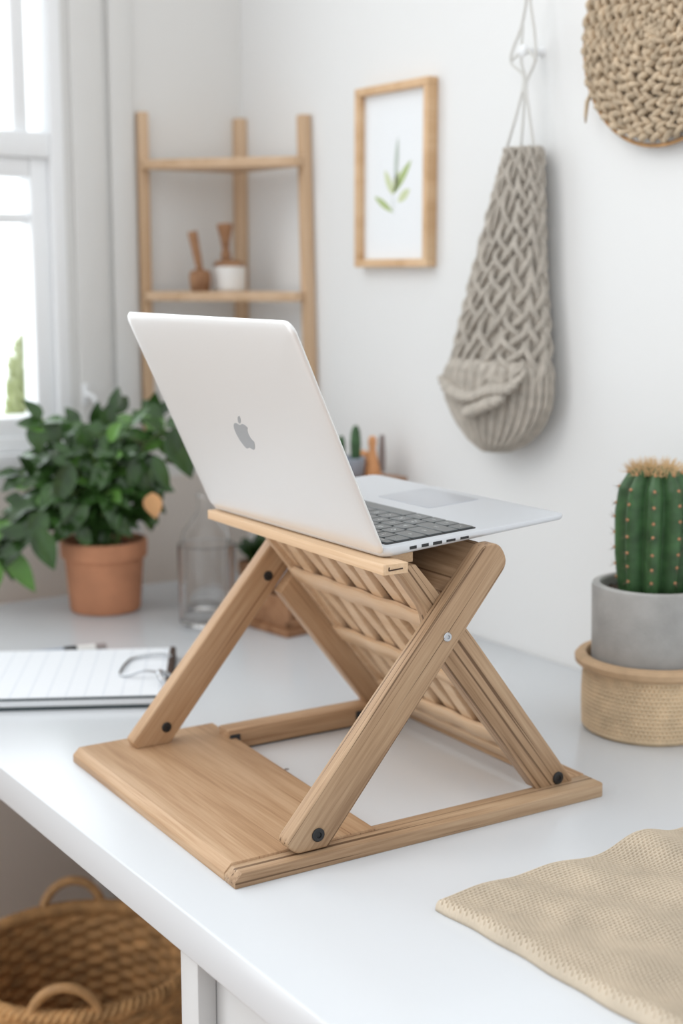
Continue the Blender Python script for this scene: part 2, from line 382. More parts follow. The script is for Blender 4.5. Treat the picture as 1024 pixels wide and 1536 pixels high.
# woven lattice between the back legs
sl = Vector((-math.cos(R(51.9)), 0, math.sin(R(51.9))))          # up the slope
LT = frame((.3430, 0, .0190), (0, 1, 0), Vector((0, 1, 0)).cross(sl))
SU = LT.inverted().to_3x3() @ sl; sg = 1 if SU.y > 0 else -1
b = bmesh.new(); Lh = .2665; vx0, vx1 = .055, .288
vs_ = [vx0+.0125+.0305*i for i in range(8)]; hs_ = [.030, .112, .196]; fs_ = -1 if LT.col[2].x > 0 else 1
def strip(b, pts, wdir, w, t, nrm):
    """a curved slat: rounded-section strip along pts"""
    rings = []
    for p in pts:
        ring = [b.verts.new(p+wdir*(w/2)*a+nrm*t*c) for a, c in ((-1, -.35), (-.9, -.5), (.9, -.5), (1, -.35), (1, .25), (.6, .5), (-.6, .5), (-1, .25))]; rings.append(ring)
    for a, c in zip(rings, rings[1:]):
        for j in range(8): b.faces.new((a[j], a[(j+1) % 8], c[(j+1) % 8], c[j])).smooth = True
    b.faces.new(rings[0][::-1]); b.faces.new(rings[-1])
for i, vx in enumerate(vs_):
    pts = [Vector((vx, sg*s_, fs_*-.001+.0012*math.cos(pi*(s_-hs_[0])/.085)*(1 if i % 2 else -1))) for s_ in np.linspace(0, Lh, 40)]
    strip(b, pts, Vector((1, 0, 0)), .0185, .0075, Vector((0, 0, 1)))
bmesh.ops.recalc_face_normals(b, faces=b.faces)
obj('lattice_upright_slats', b, 'wood_pale', st, LT, angle=50)
b = bmesh.new()
for j, s_ in enumerate(hs_):
    pts = [Vector((v_, sg*s_, fs_*(.0052+.0008*math.cos(pi*(v_-vs_[0])/.0305+j*pi)))) for v_ in np.linspace(vx0, vx1, 60)]
    strip(b, pts, Vector((0, 1, 0)), .021, .0055, Vector((0, 0, 1)))
bmesh.ops.recalc_face_normals(b, faces=b.faces)
obj('lattice_cross_slats', b, 'wood_pale', st, LT, angle=50)
b = box(vx1-.008, vx1, min(0, sg*Lh), max(0, sg*Lh), -.007, .007, .001); box(vx0, vx1-.008, min(-sg*.006, sg*.008), max(-sg*.006, sg*.008), -.006, .006, .001, bm=b)
obj('lattice_frame', b, 'wood_shelf', st, LT)
zn = LT.col[2].to_3d(); bs_ = 1 if zn.x > 0 else -1
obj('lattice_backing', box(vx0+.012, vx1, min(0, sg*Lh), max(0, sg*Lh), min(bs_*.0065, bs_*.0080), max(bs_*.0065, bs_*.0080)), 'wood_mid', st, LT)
b = lathe([(.0022, 0), (.0022, .0006), (.0001, .0006)], 16)
obj('screw', b, 'steel', st, T(.146, .178, PT))
obj('screw', lathe([(.0022, 0), (.0022, .0006), (.0001, .0006)], 16), 'steel', st, T(.1485, .318, PT))

# ------------------------------------------------------------------ laptop
LW, LD = .2955, .2075; LB = .195; TB = .0091
LM = T(.6481, .9014, Z0+.2384) @ Rz(-.9542) @ Ry(-3.0)
lp = thing('laptop', 'open silver laptop on the wooden stand, lid leaning back towards the window', 'laptop', LM)
def taper(co):
    x = co.x/LB
    if co.z < TB*.75: co.z = co.z + (.0028*x + .0022*max(0, x-.55)**2*4)*(1-co.z/TB)
    return co
base = obj('base', rplate(LB, LW, .010, [(.006, 0), (.0015, .0012), (.0004, .003), (0, .0045), (0, TB-.0009), (.0003, TB-.0003), (.001, TB)], 8, taper), 'alu_deck', lp, angle=60)
ww = .118
kb0, kb1, kv0, kv1 = .0105, .1015, .010, LW-.010
kbd = obj('keyboard_well', rplate(kb1-kb0+.002, kv1-kv0+.002, .003, [(0, 0), (0, .0004), (.0002, .0005)]), 'black', lp, T(kb0-.001, kv0-.001, TB))
obj('trackpad', rplate(.0585, .083, .003, [(0, 0), (0, .0003), (.0003, .0004)]), 'pad', lp, T(.1245, LW/2-.0415, TB))
b = bmesh.new()
for x0, x1 in ((.0259, .0332), (.0379, .0454), (.0494, .059), (.0631, .0728), (.0776, .0867)):
    h = .0011 if x0 > .06 else .0014
    box(x0, x1, -.0002, .0006, .0054-h, .0054+h, .0003, 1, bm=b)
obj('ports', b, 'black', lp)
obj('hinge', tube([(.0016, .04, TB*.9), (.0016, LW-.04, TB*.9)], .0032, 12), 'black', lp)
# keys
rows = [
 (.55, [('esc', 1.3)] + [('F%d' % i, 1.0) for i in range(1, 13)] + [('', 1.0)]),
 (1, [(ch, 1.0) for ch in '`1234567890-='] + [('del', 1.5)]),
 (1, [('tab', 1.5)] + [(ch, 1.0) for ch in 'QWERTYUIOP[]'] + [('\\', 1.0)]),
 (1, [('caps', 1.8)] + [(ch, 1.0) for ch in 'ASDFGHJKL;\''] + [('enter', 1.7)]),
 (1, [('shift', 2.3)] + [(ch, 1.0) for ch in 'ZXCVBNM,./'] + [('shift', 2.2)]),
 (1, [('fn', 1), ('ctrl', 1), ('alt', 1), ('cmd', 1.25), ('', 5.2), ('cmd', 1.25), ('alt', 1), ('<', .93), ('^', .93), ('>', .93)])]
def text_bm(s, size):
    cu = bpy.data.curves.new('t', 'FONT'); cu.body = s; cu.size = size; cu.align_x = 'CENTER'; cu.align_y = 'CENTER'; cu.fill_mode = 'FRONT'; cu.resolution_u = 1
    ob = bpy.data.objects.new('t', cu); C.objects.link(ob); bpy.context.view_layer.update()
    dg = bpy.context.evaluated_depsgraph_get(); me = bpy.data.meshes.new_from_object(ob.evaluated_get(dg))
    bpy.data.objects.remove(ob); bpy.data.curves.remove(cu); return me
tot = sum(h for h, _ in rows); x = kb0; gap = .0016
for h, ks in rows:
    hh = (kb1-kb0)*h/tot; tw = sum(w for _, w in ks); v = kv0
    for s, w in ks:
        wv = (kv1-kv0)*w/tw
        kw, kh = hh-gap, wv-gap
        b = rplate(kw, kh, .0018, [(0, 0), (0, .0008), (.0004, .0012)], 3)
        nf = len(b.faces)
        if s:
            me = text_bm(s, .0068 if len(s) == 1 else .0036)
            # text x -> +v (local y), text y -> -b (local -x)
            mt = Matrix(((0, -1, 0, kw/2), (1, 0, 0, kh/2), (0, 0, 1, .00127), (0, 0, 0, 1)))
            me.transform(mt); b.from_mesh(me); bpy.data.meshes.remove(me); b.faces.ensure_lookup_table()
            for f in b.faces[nf:]: f.material_index = 1
        obj('key', b, ['key', 'legend'], kbd, T(x-kb0+.001+gap/2, v-kv0+.001+gap/2, .0003))
        v += wv
    x += hh
# lid: local X = -v, Y = up the lid, Z = outwards
th = R(65.26)
# lid frame expressed in the base's tilted frame
tilt = Ry(-3.0)
inv = tilt.inverted()
lf = inv @ frame((0, 0, 0), (0, -1, 0), (-math.sin(th), 0, -math.cos(th)))
lf.translation = Vector((-.0002, LW, .0012))
LT_ = .0040
def lidbulge(co): return co
prof = [(.0006, -LT_), (0, -LT_+.0006), (0, -.0030), (.0008, -.0019), (.0028, -.0011), (.007, -.0004), (.014, .0002), (.03, .0010), (.06, .0017), (.09, .0020)]
lid = obj('lid', rplate(LW, LD, .011, prof, 10), 'alu', lp, lf, angle=60)
obj('screen', rplate(LW-.006, LD-.012, .006, [(0, -.0003), (0, 0)], 6), 'screen', lid, T(.003, .009, -LT_-.0001))
# emblem on the lid
def bez(p0, p1, p2, p3, n=8): return [tuple(p0[k]*(1-t)**3+3*p1[k]*t*(1-t)**2+3*p2[k]*t*t*(1-t)+p3[k]*t**3 for k in (0, 1)) for t in [i/n for i in range(1, n+1)]]
def relpath(start, segs):
    p = start; out = [p]
    for s in segs:
        q = [(p[0]+s[i], p[1]+s[i+1]) for i in (0, 2, 4)]; out += bez(p, *q); p = q[2]
    return out
body = relpath((318.7, 268.7), [(-.2, -36.7, 16.4, -64.4, 50, -84.8), (-18.8, -26.9, -47.2, -41.7, -84.7, -44.6), (-35.5, -2.8, -74.3, 20.7, -88.5, 20.7),
     (-15, 0, -49.4, -19.7, -76.4, -19.7), (-55.8, .9, -115.1, 44.5, -115.1, 133.2), (0, 26.2, 4.8, 53.3, 14.4, 81.2), (12.8, 36.7, 59, 126.7, 107.2, 125.2),
     (25.2, -.6, 43, -17.9, 75.8, -17.9), (31.8, 0, 48.3, 17.9, 76.4, 17.9), (48.6, -.7, 90.4, -82.5, 102.6, -119.3), (-65.2, -30.7, -61.7, -90, -61.7, -91.9)])
leafp = relpath((262.1, 104.5), [(27.3, -32.4, 24.8, -61.9, 24, -72.5), (-24.1, 1.4, -52, 16.4, -67.9, 34.9), (-17.5, 19.8, -27.8, 44.3, -25.6, 71.9), (26.1, 2, 49.9, -11.4, 69.5, -34.3)])
b = bmesh.new(); sc_ = .033/448
for path in (body[:-1], leafp[:-1]):
    merge(b, prism([((px-192)*sc_, (256-py)*sc_) for px, py in path], -.0006, .0001))
obj('emblem', b, 'logo', lid, T(LW-.1495, .1000, .0021), smooth=False)

# ------------------------------------------------------------------ corner shelf
sh = thing('corner_shelf', 'pale wooden corner ladder shelf with three posts, fixed in the room corner', 'shelf', T(0, 0, Z0))
def post(x, y, z0, z1, dx=0, dy=0, w=.0075):
    b = box(z0, z1, -w, w, -w, w, .0015)
    # local X is up
    m_ = frame((x, y, 0), (dx, dy, 1), (1, 0, -dx))
    return obj('post', b, 'wood_shelf', sh, m_)
post(.968, 1.9665, .20, .700); post(1.135, 1.9665, .20, .700, w=.0085); post(1.1345, 1.7535, .20, .690, w=.0080, dy=.04)
for zt in (.630, .437):
    p = [(.960, 1.950), (.960, 1.9575), (1.125, 1.9575), (1.125, 1.768), (1.110, 1.768)]
    p = [(x-1.04, y-1.9) for x, y in p]
    obj('shelf_board', prism(p, -.014, 0, .001), 'wood_shelf', sh, T(1.04, 1.9, zt))
# brush in a small wooden cup
def at(x, y, z=0): return T(x, y, Z0+z)
o = thing('dish_brush', 'small brown wooden brush standing on its bristle end, left on the lower shelf', 'brush', at(1.022, 1.893, .437))
obj('bristle_head', lathe([(.013, 0), (.015, .004), (.0165, .022), (.0145, .030), (.006, .033)], 24), 'wood_brown', o)
obj('handle', tube([(0, 0, .03), (-.003, .002, .05), (-.009, .006, .088)], [.005, .0062, .0075], 12), 'wood_brown', o)
o = thing('lidded_jar', 'white ceramic jar with a wooden lid on the lower shelf', 'jar', at(1.070, 1.890, .437))
obj('jar_body', lathe([(.022, 0), (.0245, .003), (.025, .032), (.024, .037), (.020, .037)], 32), 'ceramic', o)
obj('lid', lathe([(.0235, .0372), (.0245, .040), (.022, .044), (.010, .047)], 32), 'wood_brown', o)
o = obj('pastry_brush', lathe([(.0075, 0), (.008, .006), (.0055, .015), (.0075, .030), (.0125, .050), (.011, .053)], 20), 'wood_brown', mtx=at(1.066, 1.892, .4843) @ Rx(-3)); tag(o, 'flared wooden pastry brush standing on the lid of the white jar', 'brush')

# ------------------------------------------------------------------ picture frame
pf = thing('picture_frame', 'light wood framed botanical print hanging on the white wall', 'picture', T(WX, 1.5595, Z0+.5912))
hw, hh, fw = .0825, .119, .0105
b = box(-.016, 0, -hw, hw, hh-fw, hh, .0008); box(-.016, 0, -hw, hw, -hh, -hh+fw, .0008, bm=b)
box(-.016, 0, -hw, -hw+fw, -hh+fw, hh-fw, .0008, bm=b); box(-.016, 0, hw-fw, hw, -hh+fw, hh-fw, .0008, bm=b)
obj('frame', b, 'wood_frame', pf)
obj('print', box(-.006, -.002, -hw+fw, hw-fw, -hh+fw, hh-fw), 'paper', pf, smooth=False)
def pleaf(b, p0, p1, w, mi):
    p0 = Vector(p0); p1 = Vector(p1); dd = p1-p0; n = Vector((-dd.y, dd.x)).normalized(); L = []
    for i in range(9): t = i/8; L.append(p0+dd*t+n*w*math.sin(pi*t)**.8)
    for i in range(7, 0, -1): t = i/8; L.append(p0+dd*t-n*w*math.sin(pi*t)**.8)
    f = b.faces.new([b.verts.new((-.0063, q.x, q.y)) for q in L]); f.material_index = mi
def pw(px, py): return (1.642-(px-537)*.001486-1.5595, .71-(py-137+(px-537)*.23*max(0, (402-py)/265))*.00089-.5912)
b = bmesh.new()
for a, c, w, mi in [((592, 275), (596, 203), .0045, 2), ((588, 292), (616, 238), .006, 0), ((588, 292), (576, 255), .0055, 1), ((588, 290), (598, 255), .006, 1), ((596, 303), (614, 283), .006, 1), ((589, 319), (560, 296), .0045, 0), ((590, 325), (588, 288), .0008, 2)]:
    pleaf(b, pw(*a), pw(*c), w, mi)
obj('leaf_drawing', b, ['leaf_print', 'leaf_print2', 'leaf_print3'], pf, smooth=False)

# ------------------------------------------------------------------ hanging knitted bag
kn = thing('knitted_bag', 'long grey-beige cable knit bag hanging from cords on the white wall', 'bag', T(WX-.026, 1.31, Z0+.45))
prof_l = [(.608, 1.299, 1.264), (.600, 1.302, 1.261), (.546, 1.325, 1.256), (.467, 1.356, 1.251), (.388, 1.385, 1.241), (.350, 1.398, 1.236), (.330, 1.400, 1.238)]
def interp(tbl, z, k):
    zs = [t[0] for t in tbl][::-1]; vals = [t[k] for t in tbl][::-1]; return np.interp(z, zs, vals)
nu, nv = 320, 300
th_ = np.linspace(0, 2*pi, nu, endpoint=False)[:, None]; zz = np.linspace(.608, .332, nv)[None, :]
yl = interp(prof_l, zz, 1); yr = interp(prof_l, zz, 2); cy = (yl+yr)/2; ry = (yl-yr)/2
rx = np.interp(zz, [.332, .40, .608], [.024, .022, .013])
X = np.zeros((nu, nv, 3))
X[..., 0] = -rx*np.cos(th_); X[..., 1] = cy-1.31+ry*np.sin(th_); X[..., 2] = zz-.45
g = grid(nu, nv, X, True)
b = bmesh.new(); me = bpy.data.meshes.new('t'); me.from_pydata(g[0], [], g[1]); me.shade_smooth(); b.from_mesh(me); bpy.data.meshes.remove(me)
NC = 11
for c_ in range(NC):
    for sgn in (0, 1, 2):
        pts = []
        for q in range(150):
            z = .607-(.607-.335)*q/149; w_ = 2*pi*z/(.088+.014*math.sin(c_*2.3))+2*pi*sgn/3+c_*1.1+.5*math.sin(z*40+c_)
            a = 2*pi*(c_+.5*math.sin(9*z))/NC+.27*math.sin(w_); dp = .0030+.0030*math.sin(2*w_)
            l_ = float(interp(prof_l, z, 1)); r_ = float(interp(prof_l, z, 2)); rxx = float(np.interp(z, [.332, .40, .608], [.024, .022, .013]))
            pts.append((-(rxx+dp)*math.cos(a), (l_+r_)/2-1.31+((l_-r_)/2+dp)*math.sin(a), z-.45))
        tube(pts, [.0030+.0016*(.608-p[2]-.45)/.27 for p in pts], 7, bm=b)
obj('knit_body', b, 'knit', kn, angle=180)
prof2 = [(.370, 1.395, 1.236), (.341, 1.4125, 1.231), (.325, 1.414, 1.231), (.309, 1.408, 1.233), (.290, 1.394, 1.243), (.278, 1.383, 1.253), (.262, 1.362, 1.274), (.250, 1.335, 1.305)]
nv = 90; zz = np.linspace(.362, .250, nv)[None, :]
yl = interp(prof2, zz, 1); yr = interp(prof2, zz, 2); cy = (yl+yr)/2; ry = (yl-yr)/2
rx = .030*np.sqrt(np.clip((ry/.09), 0.05, 1))*np.ones_like(zz)
disp = .0052*np.abs(np.sin(th_*16))**.7*np.clip((.362-zz)/.012, 0, 1)
X = np.zeros((nu, nv, 3)); X[..., 0] = -(rx+disp)*np.cos(th_); X[..., 1] = cy-1.31+(ry+disp)*np.sin(th_); X[..., 2] = zz-.45
V, Fc = grid(nu, nv, X, True); k = len(V); V.append([0, .01, .2475-.45])
Fc += [(i*nv+nv-1, ((i+1) % nu)*nv+nv-1, k) for i in range(nu)]
obj('ribbed_pouch', (V, Fc), 'knit', kn, angle=180)
# folded brim across the front
b = bmesh.new()
def ribbed_tube(path, r, ribs, amp, n=16, flat=.6):
    P = spline(path, 14); bb = bmesh.new(); k = len(P)
    rr = [r*(1+amp*math.sin(ribs*2*pi*i/k))*min(1, .35+4*min(i, k-1-i)/k) for i in range(k)]
    return tube(P, rr, n, bm=bb, flat=flat)
merge(b, ribbed_tube([(-.028, .088, -.113), (-.034, .055, -.128), (-.038, .015, -.132), (-.038, -.02, -.122), (-.034, -.05, -.118), (-.026, -.068, -.100)], .0085, 18, .22))
merge(b, ribbed_tube([(-.034, .030, -.150), (-.041, .005, -.147), (-.042, -.02, -.138), (-.037, -.048, -.128)], .0105, 10, .2))
obj('folded_brim', b, 'knit', kn, angle=180)
def cp(px, py, x=0): return (x, 1.424-(px-682)*.00124-1.31, .608+(222-py)*.00077-.45)
b = bmesh.new()
for path in ([(806, -60), (800, 0), (791, 45), (778, 92), (795, 120), (790, 165), (771, 226)], [(808, -60), (803, 0), (809, 60), (812, 100), (799, 130), (805, 170), (812, 228)],
             [(792, 45), (793, 95), (797, 130), (795, 226)], [(778, 92), (800, 82), (812, 100)]):
    tube(spline([cp(x, y, -.002*(i % 2)) for i, (x, y) in enumerate(path)], 8), .0017, 8, bm=b)
obj('hanging_cord', b, 'cord', kn)
o = obj('wall_peg', merge(lathe([(.006, 0), (.0045, .004), (.004, .022), (.0065, .028), (.0065, .031), (.003, .033)], 20), bmesh.new()), 'white', mtx=frame((WX, 1.282, Z0+.7155), (0, 1, 0), (-1, 0, 0))); tag(o, 'small white wall peg holding the cords of the knitted bag', 'peg')

# ------------------------------------------------------------------ round woven wall hanging
rt = thing('woven_wall_disc', 'round braided seagrass mat hanging on the wall at top right', 'wall decoration', T(WX-.012, 1.082, Z0+.712))
b = bmesh.new(); rad = .007
while rad < .112:
    circ = 2*pi*rad; nb = max(3, round(circ/.048)); n = nb*16
    for k in range(3):
        pts = []
        jj = random.random()
        for i in range(n):
            a = 2*pi*i/n; t = nb*a+2*pi*k/3; rr = rad+.0058*math.sin(t)+.0012*math.sin(5*a+jj*6); xo = -.0045-.0044*math.sin(2*t)-.006*(1-(rad/.115)**2)
            pts.append((xo, rr*math.cos(a), rr*math.sin(a)))
        tube(pts, [(.0033+.0008*math.sin(i*1.3+jj*9)) for i in range(n)], 7, closed=True, bm=b)
    rad += .0122
bmesh.ops.recalc_face_normals(b, faces=b.faces)
obj('braided_coils', b, 'rope', rt, angle=180)
obj('rim', tube([(-.001, .1155*math.cos(2*pi*i/90),     .1155*math.sin(2*pi*i/90)) for i in range(90)], .0022, 8, closed=True), 'wicker_handle', rt, angle=180)
obj('loose_end', tube([(-.004, .100, -.052), (-.006, .1045, -.062), (-.006, .106, -.075), (-.005, .107, -.084)], [.0022, .0025, .002, .0008], 8), 'rope', rt, angle=180)

# ------------------------------------------------------------------ cactus, pot, basket
CX, CY = 1.0535, .994
bk = thing('jute_basket', 'low round woven jute basket holding the concrete cactus pot', 'basket', at(CX, CY))
nu, nv = 900, 150
t = np.linspace(0, 2*pi, nu, endpoint=False)[:, None]; s = np.linspace(0, 1, nv)[None, :]
H = .073; z = s*H
r = .0665+.0015*np.sin(pi*s)-.004*np.clip(1-s/.06, 0, 1)**2
fx = (t/(2*pi)*92+.5*(np.floor(s*17) % 2)) % 1-.5; fy = (s*17) % 1-.5
r = r+.0012-.0024*np.exp(-((fx/.22)**2+(fy/.26)**2))*np.clip((s-.06)/.05, 0, 1)+.0003*np.cos(2*pi*s*17)
X = np.zeros((nu, nv, 3)); X[..., 0] = r*np.cos(t); X[..., 1] = r*np.sin(t); X[..., 2] = z
V, Fc = grid(nu, nv, X, True)
obj('woven_side', (V, Fc), 'jute', bk, angle=180)
obj('inner_wall', lathe([(.0645, .003), (.0650, .072)], 64, cap1=False), 'jute', bk)
obj('rim', lathe([(.0640, .068), (.0715, .066), (.0765, .070), (.0770, .075), (.0740, .0785), (.0660, .079), (.0640, .076), (.0640, .068)], 72, cap0=False, cap1=False), 'jute_rim', bk)
ct = thing('potted_cactus', 'ribbed green cactus in a grey concrete pot standing in the jute basket', 'cactus', at(CX, CY, .003))
PH = .150; pr = .0618
obj('concrete_pot', lathe([(.052, 0), (.0565, .001), (.058, .004), (pr, PH-.004), (pr-.0008, PH-.001), (pr-.003, PH), (pr-.008, PH), (pr-.0095, PH-.002), (pr-.0105, PH-.012), (pr-.011, PH-.03), (.001, PH-.03)], 96), 'concrete', ct, angle=30)
nn = 60; X = np.zeros((nn, 12, 3)); tt = np.linspace(0, 2*pi, nn, endpoint=False)
for j in range(12):
    q = j/11*(pr-.0108)
    X[:, j, 0] = q*np.cos(tt); X[:, j, 1] = q*np.sin(tt); X[:, j, 2] = PH-.010+np.array([random.uniform(-.0012, .0012) for _ in tt])+.002*(1-j/11)
obj('soil', grid(nn, 12, X, True), 'soil', ct)
def cactus_stem(h, R0, ribs, nu=220, nv=70, rot=0):
    t = np.linspace(0, 2*pi, nu, endpoint=False)[:, None]; s = np.linspace(0, 1, nv)[None, :]
    prof = R0*np.interp(s, [0, .08, .3, .6, .78, .9, .96, 1], [.80, .88, .97, 1, .92, .70, .48, .12])
    zz = h*np.interp(s, [0, .78, .9, .96, 1], [0, .84, .955, .99, 1.0])
    ridge = (np.abs(np.cos((t+rot)*ribs/2))**1.1)
    r = prof*(.72+.31*ridge)
    X = np.zeros((nu, nv, 3)); X[..., 0] = r*np.cos(t); X[..., 1] = r*np.sin(t); X[..., 2] = zz-.008*0-.010*(1-ridge)*np.clip((s-.7)/.3, 0, 1)*.6
    V, Fc = grid(nu, nv, X, True); k = len(V); V.append([0, 0, h-.006]); Fc += [(i*nv+nv-1, ((i+1) % nu)*nv+nv-1, k) for i in range(nu)]
    return (V, Fc), (lambda s_: R0*np.interp(s_, [0, .08, .3, .6, .78, .9, .96, 1], [.80, .88, .97, 1, .92, .70, .48, .12])*1.03), (lambda s_: h*np.interp(s_, [0, .78, .9, .96, 1], [0, .84, .955, .99, 1.0]))
def add_cactus(h, R0, ribs, mtx, rot=0, ns=11):
    g, rf, zf = cactus_stem(h, R0, ribs, rot=rot)
    obj('cactus_stem', g, 'cactus', ct, mtx, angle=180)
    ba = bmesh.new(); bs = bmesh.new(); bd = bmesh.new()
    for k in range(ribs):
        a = 2*pi*k/ribs-rot
        for j in range(1, ns):
            s_ = j/ns+.02*random.random(); r = float(rf(s_)); z = float(zf(s_)); p = Vector((r*math.cos(a), r*math.sin(a), z))
            out = Vector((math.cos(a), math.sin(a), .1+1.6*max(0, s_-.75)*3)).normalized()
            bb = bmesh.new(); bmesh.ops.create_icosphere(bb, subdivisions=1, radius=.0018); merge(ba, bb, T(*p))
            side = out.cross(Vector((0, 0, 1))).normalized(); up = side.cross(out)
            for q in range(7 if s_ < .85 else 10):
                an = random.random()*2*pi; dd = (out*random.uniform(.5, 1.2)+(side*math.cos(an)+up*math.sin(an))*random.uniform(.5, 1)).normalized()
                L = random.uniform(.004, .008) if s_ < .85 else random.uniform(.007, .013)
                tube([p, p+dd*L], [.00022, .00006], 4, bm=(bd if s_ < .85 else bs))
    for q in range(340):      # woolly, spiny crown
        a = random.random()*2*pi; rr = R0*.62*math.sqrt(random.random()); p = Vector((rr*math.cos(a), rr*math.sin(a), h*(.985-.10*(rr/R0)**2)-.001))
        dd = Vector((math.cos(a)*rr/R0*1.4+random.uniform(-.4, .4), math.sin(a)*rr/R0*1.4+random.uniform(-.4, .4), 1)).normalized()
        tube([p, p+dd*random.uniform(.006, .017)], [.0006, .0001], 4, bm=bs)
    obj('areoles', ba, 'areole', ct, mtx)['kind'] = 'stuff'
    obj('dark_spines', bd, 'spine_dark', ct, mtx)['kind'] = 'stuff'
    obj('crown_spines', bs, 'spine', ct, mtx)['kind'] = 'stuff'
add_cactus(.131, .0385, 9, T(-.001, .001, PH-.012), rot=-.40, ns=9)
add_cactus(.105, .016, 8, T(.030, -.031, PH-.012), rot=.1, ns=9)

# ------------------------------------------------------------------ woven cloth on the desk
def cloth():
    x0, x1, y0, y1 = .607, .907, .50, .777
    nx, ny = 640, 760; cell = .0040
    gx = np.linspace(0, 1, nx)[:, None]; gy = np.linspace(0, 1, ny)[None, :]
    x = x0+(x1-x0)*gx+0*gy; y = y0+(y1-y0)*gy+0*gx
    # wavy far and left edges
    ex = .001*np.sin(gy*9+1)+.0007*np.sin(gy*31)
    ey = .003*np.sin(gx*9-.6)+.0012*np.sin(gx*23)-.024*gx**2
    X_ = x+ex*(1-gx)**3+.008*(1-gy)*(1-gx); Y_ = y+ey*gy**3
    def edge(d, w=.012): return np.sqrt(np.clip(1-(1-np.clip(d/w, 0, 1))**2, 0, 1))
    dl = (x-x0); dt = (y1-y); dr = (x1-x); db = (y-y0)
    e = np.minimum(np.minimum(edge(dl, .007), edge(dt, .008)), np.minimum(edge(dr), edge(db)))
    hgt = .0105+.0025*np.sin(gx*5+.5)*np.sin(gy*4+1)+.009*np.exp(-((x-.805)/.028)**2)*np.exp(-((y1-y)/.05)**2)+.0012*np.sin(x*90+y*40)
    Zt = .0035+e*(hgt-.001)
    kx = (x-x0)/cell; ky = (y-y0)/(cell*.8); off = (np.floor(ky) % 2)*.5
    fx = (kx+off) % 1-.5; fy = ky % 1-.5
    knit = np.exp(-((fx/.20)**2+(fy/.24)**2))
    Zt = Zt-(.0030*knit-.0006*np.cos(2*pi*ky))*(.25+.75*e)
    X = np.stack([X_, Y_, Zt], -1)
    V, Fc = grid(nx, ny, X); n0 = len(V)
    # underside
    m_ = [(0, 0), (1, 0), (1, 1), (0, 1)]
    rim = [i*ny for i in range(nx)]+[(nx-1)*ny+j for j in range(1, ny)]+[i*ny+ny-1 for i in range(nx-2, -1, -1)]+[j for j in range(ny-2, 0, -1)]
    low = []
    for i in rim: V.append([V[i][0], V[i][1], .0004]); low.append(len(V)-1)
    k = len(rim)
    for a in range(k): Fc.append((rim[a], low[a], low[(a+1) % k], rim[(a+1) % k]))
    Fc.append(tuple(low[::-1]))
    cx, cy = .75, .65
    V = [[v[0]-cx, v[1]-cy, v[2]] for v in V]
    o = obj('woven_cloth', (V, Fc), 'cloth', mtx=at(cx, cy), angle=180); tag(o, 'thick natural beige woven cloth lying on the desk in the foreground', 'cloth')
cloth()

# ------------------------------------------------------------------ clipboard with papers, pen
e1 = Vector((-.872, .489, 0))
CB = frame((.664, 1.334, Z0), -e1, (0, 0, 1))        # x towards the clip end, y away from the viewer
cl = thing('clipboard', 'dark clipboard with a wire clip and a stack of ruled white pages', 'clipboard', CB)
obj('board', rplate(.325, .205, .008, [(0, 0), (0, .003), (.0006, .0036)]), 'board', cl, T(-.315, 0, 0))
obj('paper_stack', rplate(.309, .198, .003, [(0, .0036), (0, .0105)]), 'paper', cl, T(-.305, .003, 0), smooth=False)
obj('top_cover', rplate(.312, .200, .004, [(0, .0105), (0, .0122)]), 'board', cl, T(-.306, .002, 0), smooth=False)
obj('top_page', rplate(.307, .195, .003, [(0, .0122), (0, .0130)]), 'page', cl, T(-.304, .005, 0), smooth=False)
b = prism([(.002, .045), (.0095, .045), (.0095, .200), (.002, .200)], .0036, .0150, .002)
obj('clip_plate', b, 'brown', cl)
w = [(.006, .075, .016), (-.022, .072, .021), (-.040, .074, .0155), (-.050, .085, .0145), (-.046, .128, .0150), (-.036, .150, .0155), (-.008, .152, .0180), (.006, .150, .016)]
obj('wire_clip', tube(spline(w, 8), .0017, 8), 'steel', cl)
obj('clip_lever', tube(spline([(.006, .062, .018), (-.004, .050, .026), (-.002, .038, .022), (.006, .030, .014)], 8), .003, 8), 'steel', cl)
pen = thing('marker_pen', 'slim marker pen with black band and clear cap lying behind the clipboard', 'pen', frame((.705, 1.578, Z0+.0062), (-1, .20, 0), (0, 0, 1)))
b = lathe([(.0045, -.006), (.006, -.0045), (.006, .006), (.0055, .008)], 20); obj('cap_end', b, 'greyclay', pen, Ry(90))
obj('cap', lathe([(.0056, .008), (.0058, .030), (.0056, .031)], 20), 'ceramic', pen, Ry(90))
obj('band', lathe([(.0061, .031), (.0061, .047)], 20), 'black', pen, Ry(90))
obj('barrel', lathe([(.0055, .047), (.0055, .13), (.003, .15)], 20), 'bluegrey', pen, Ry(90))

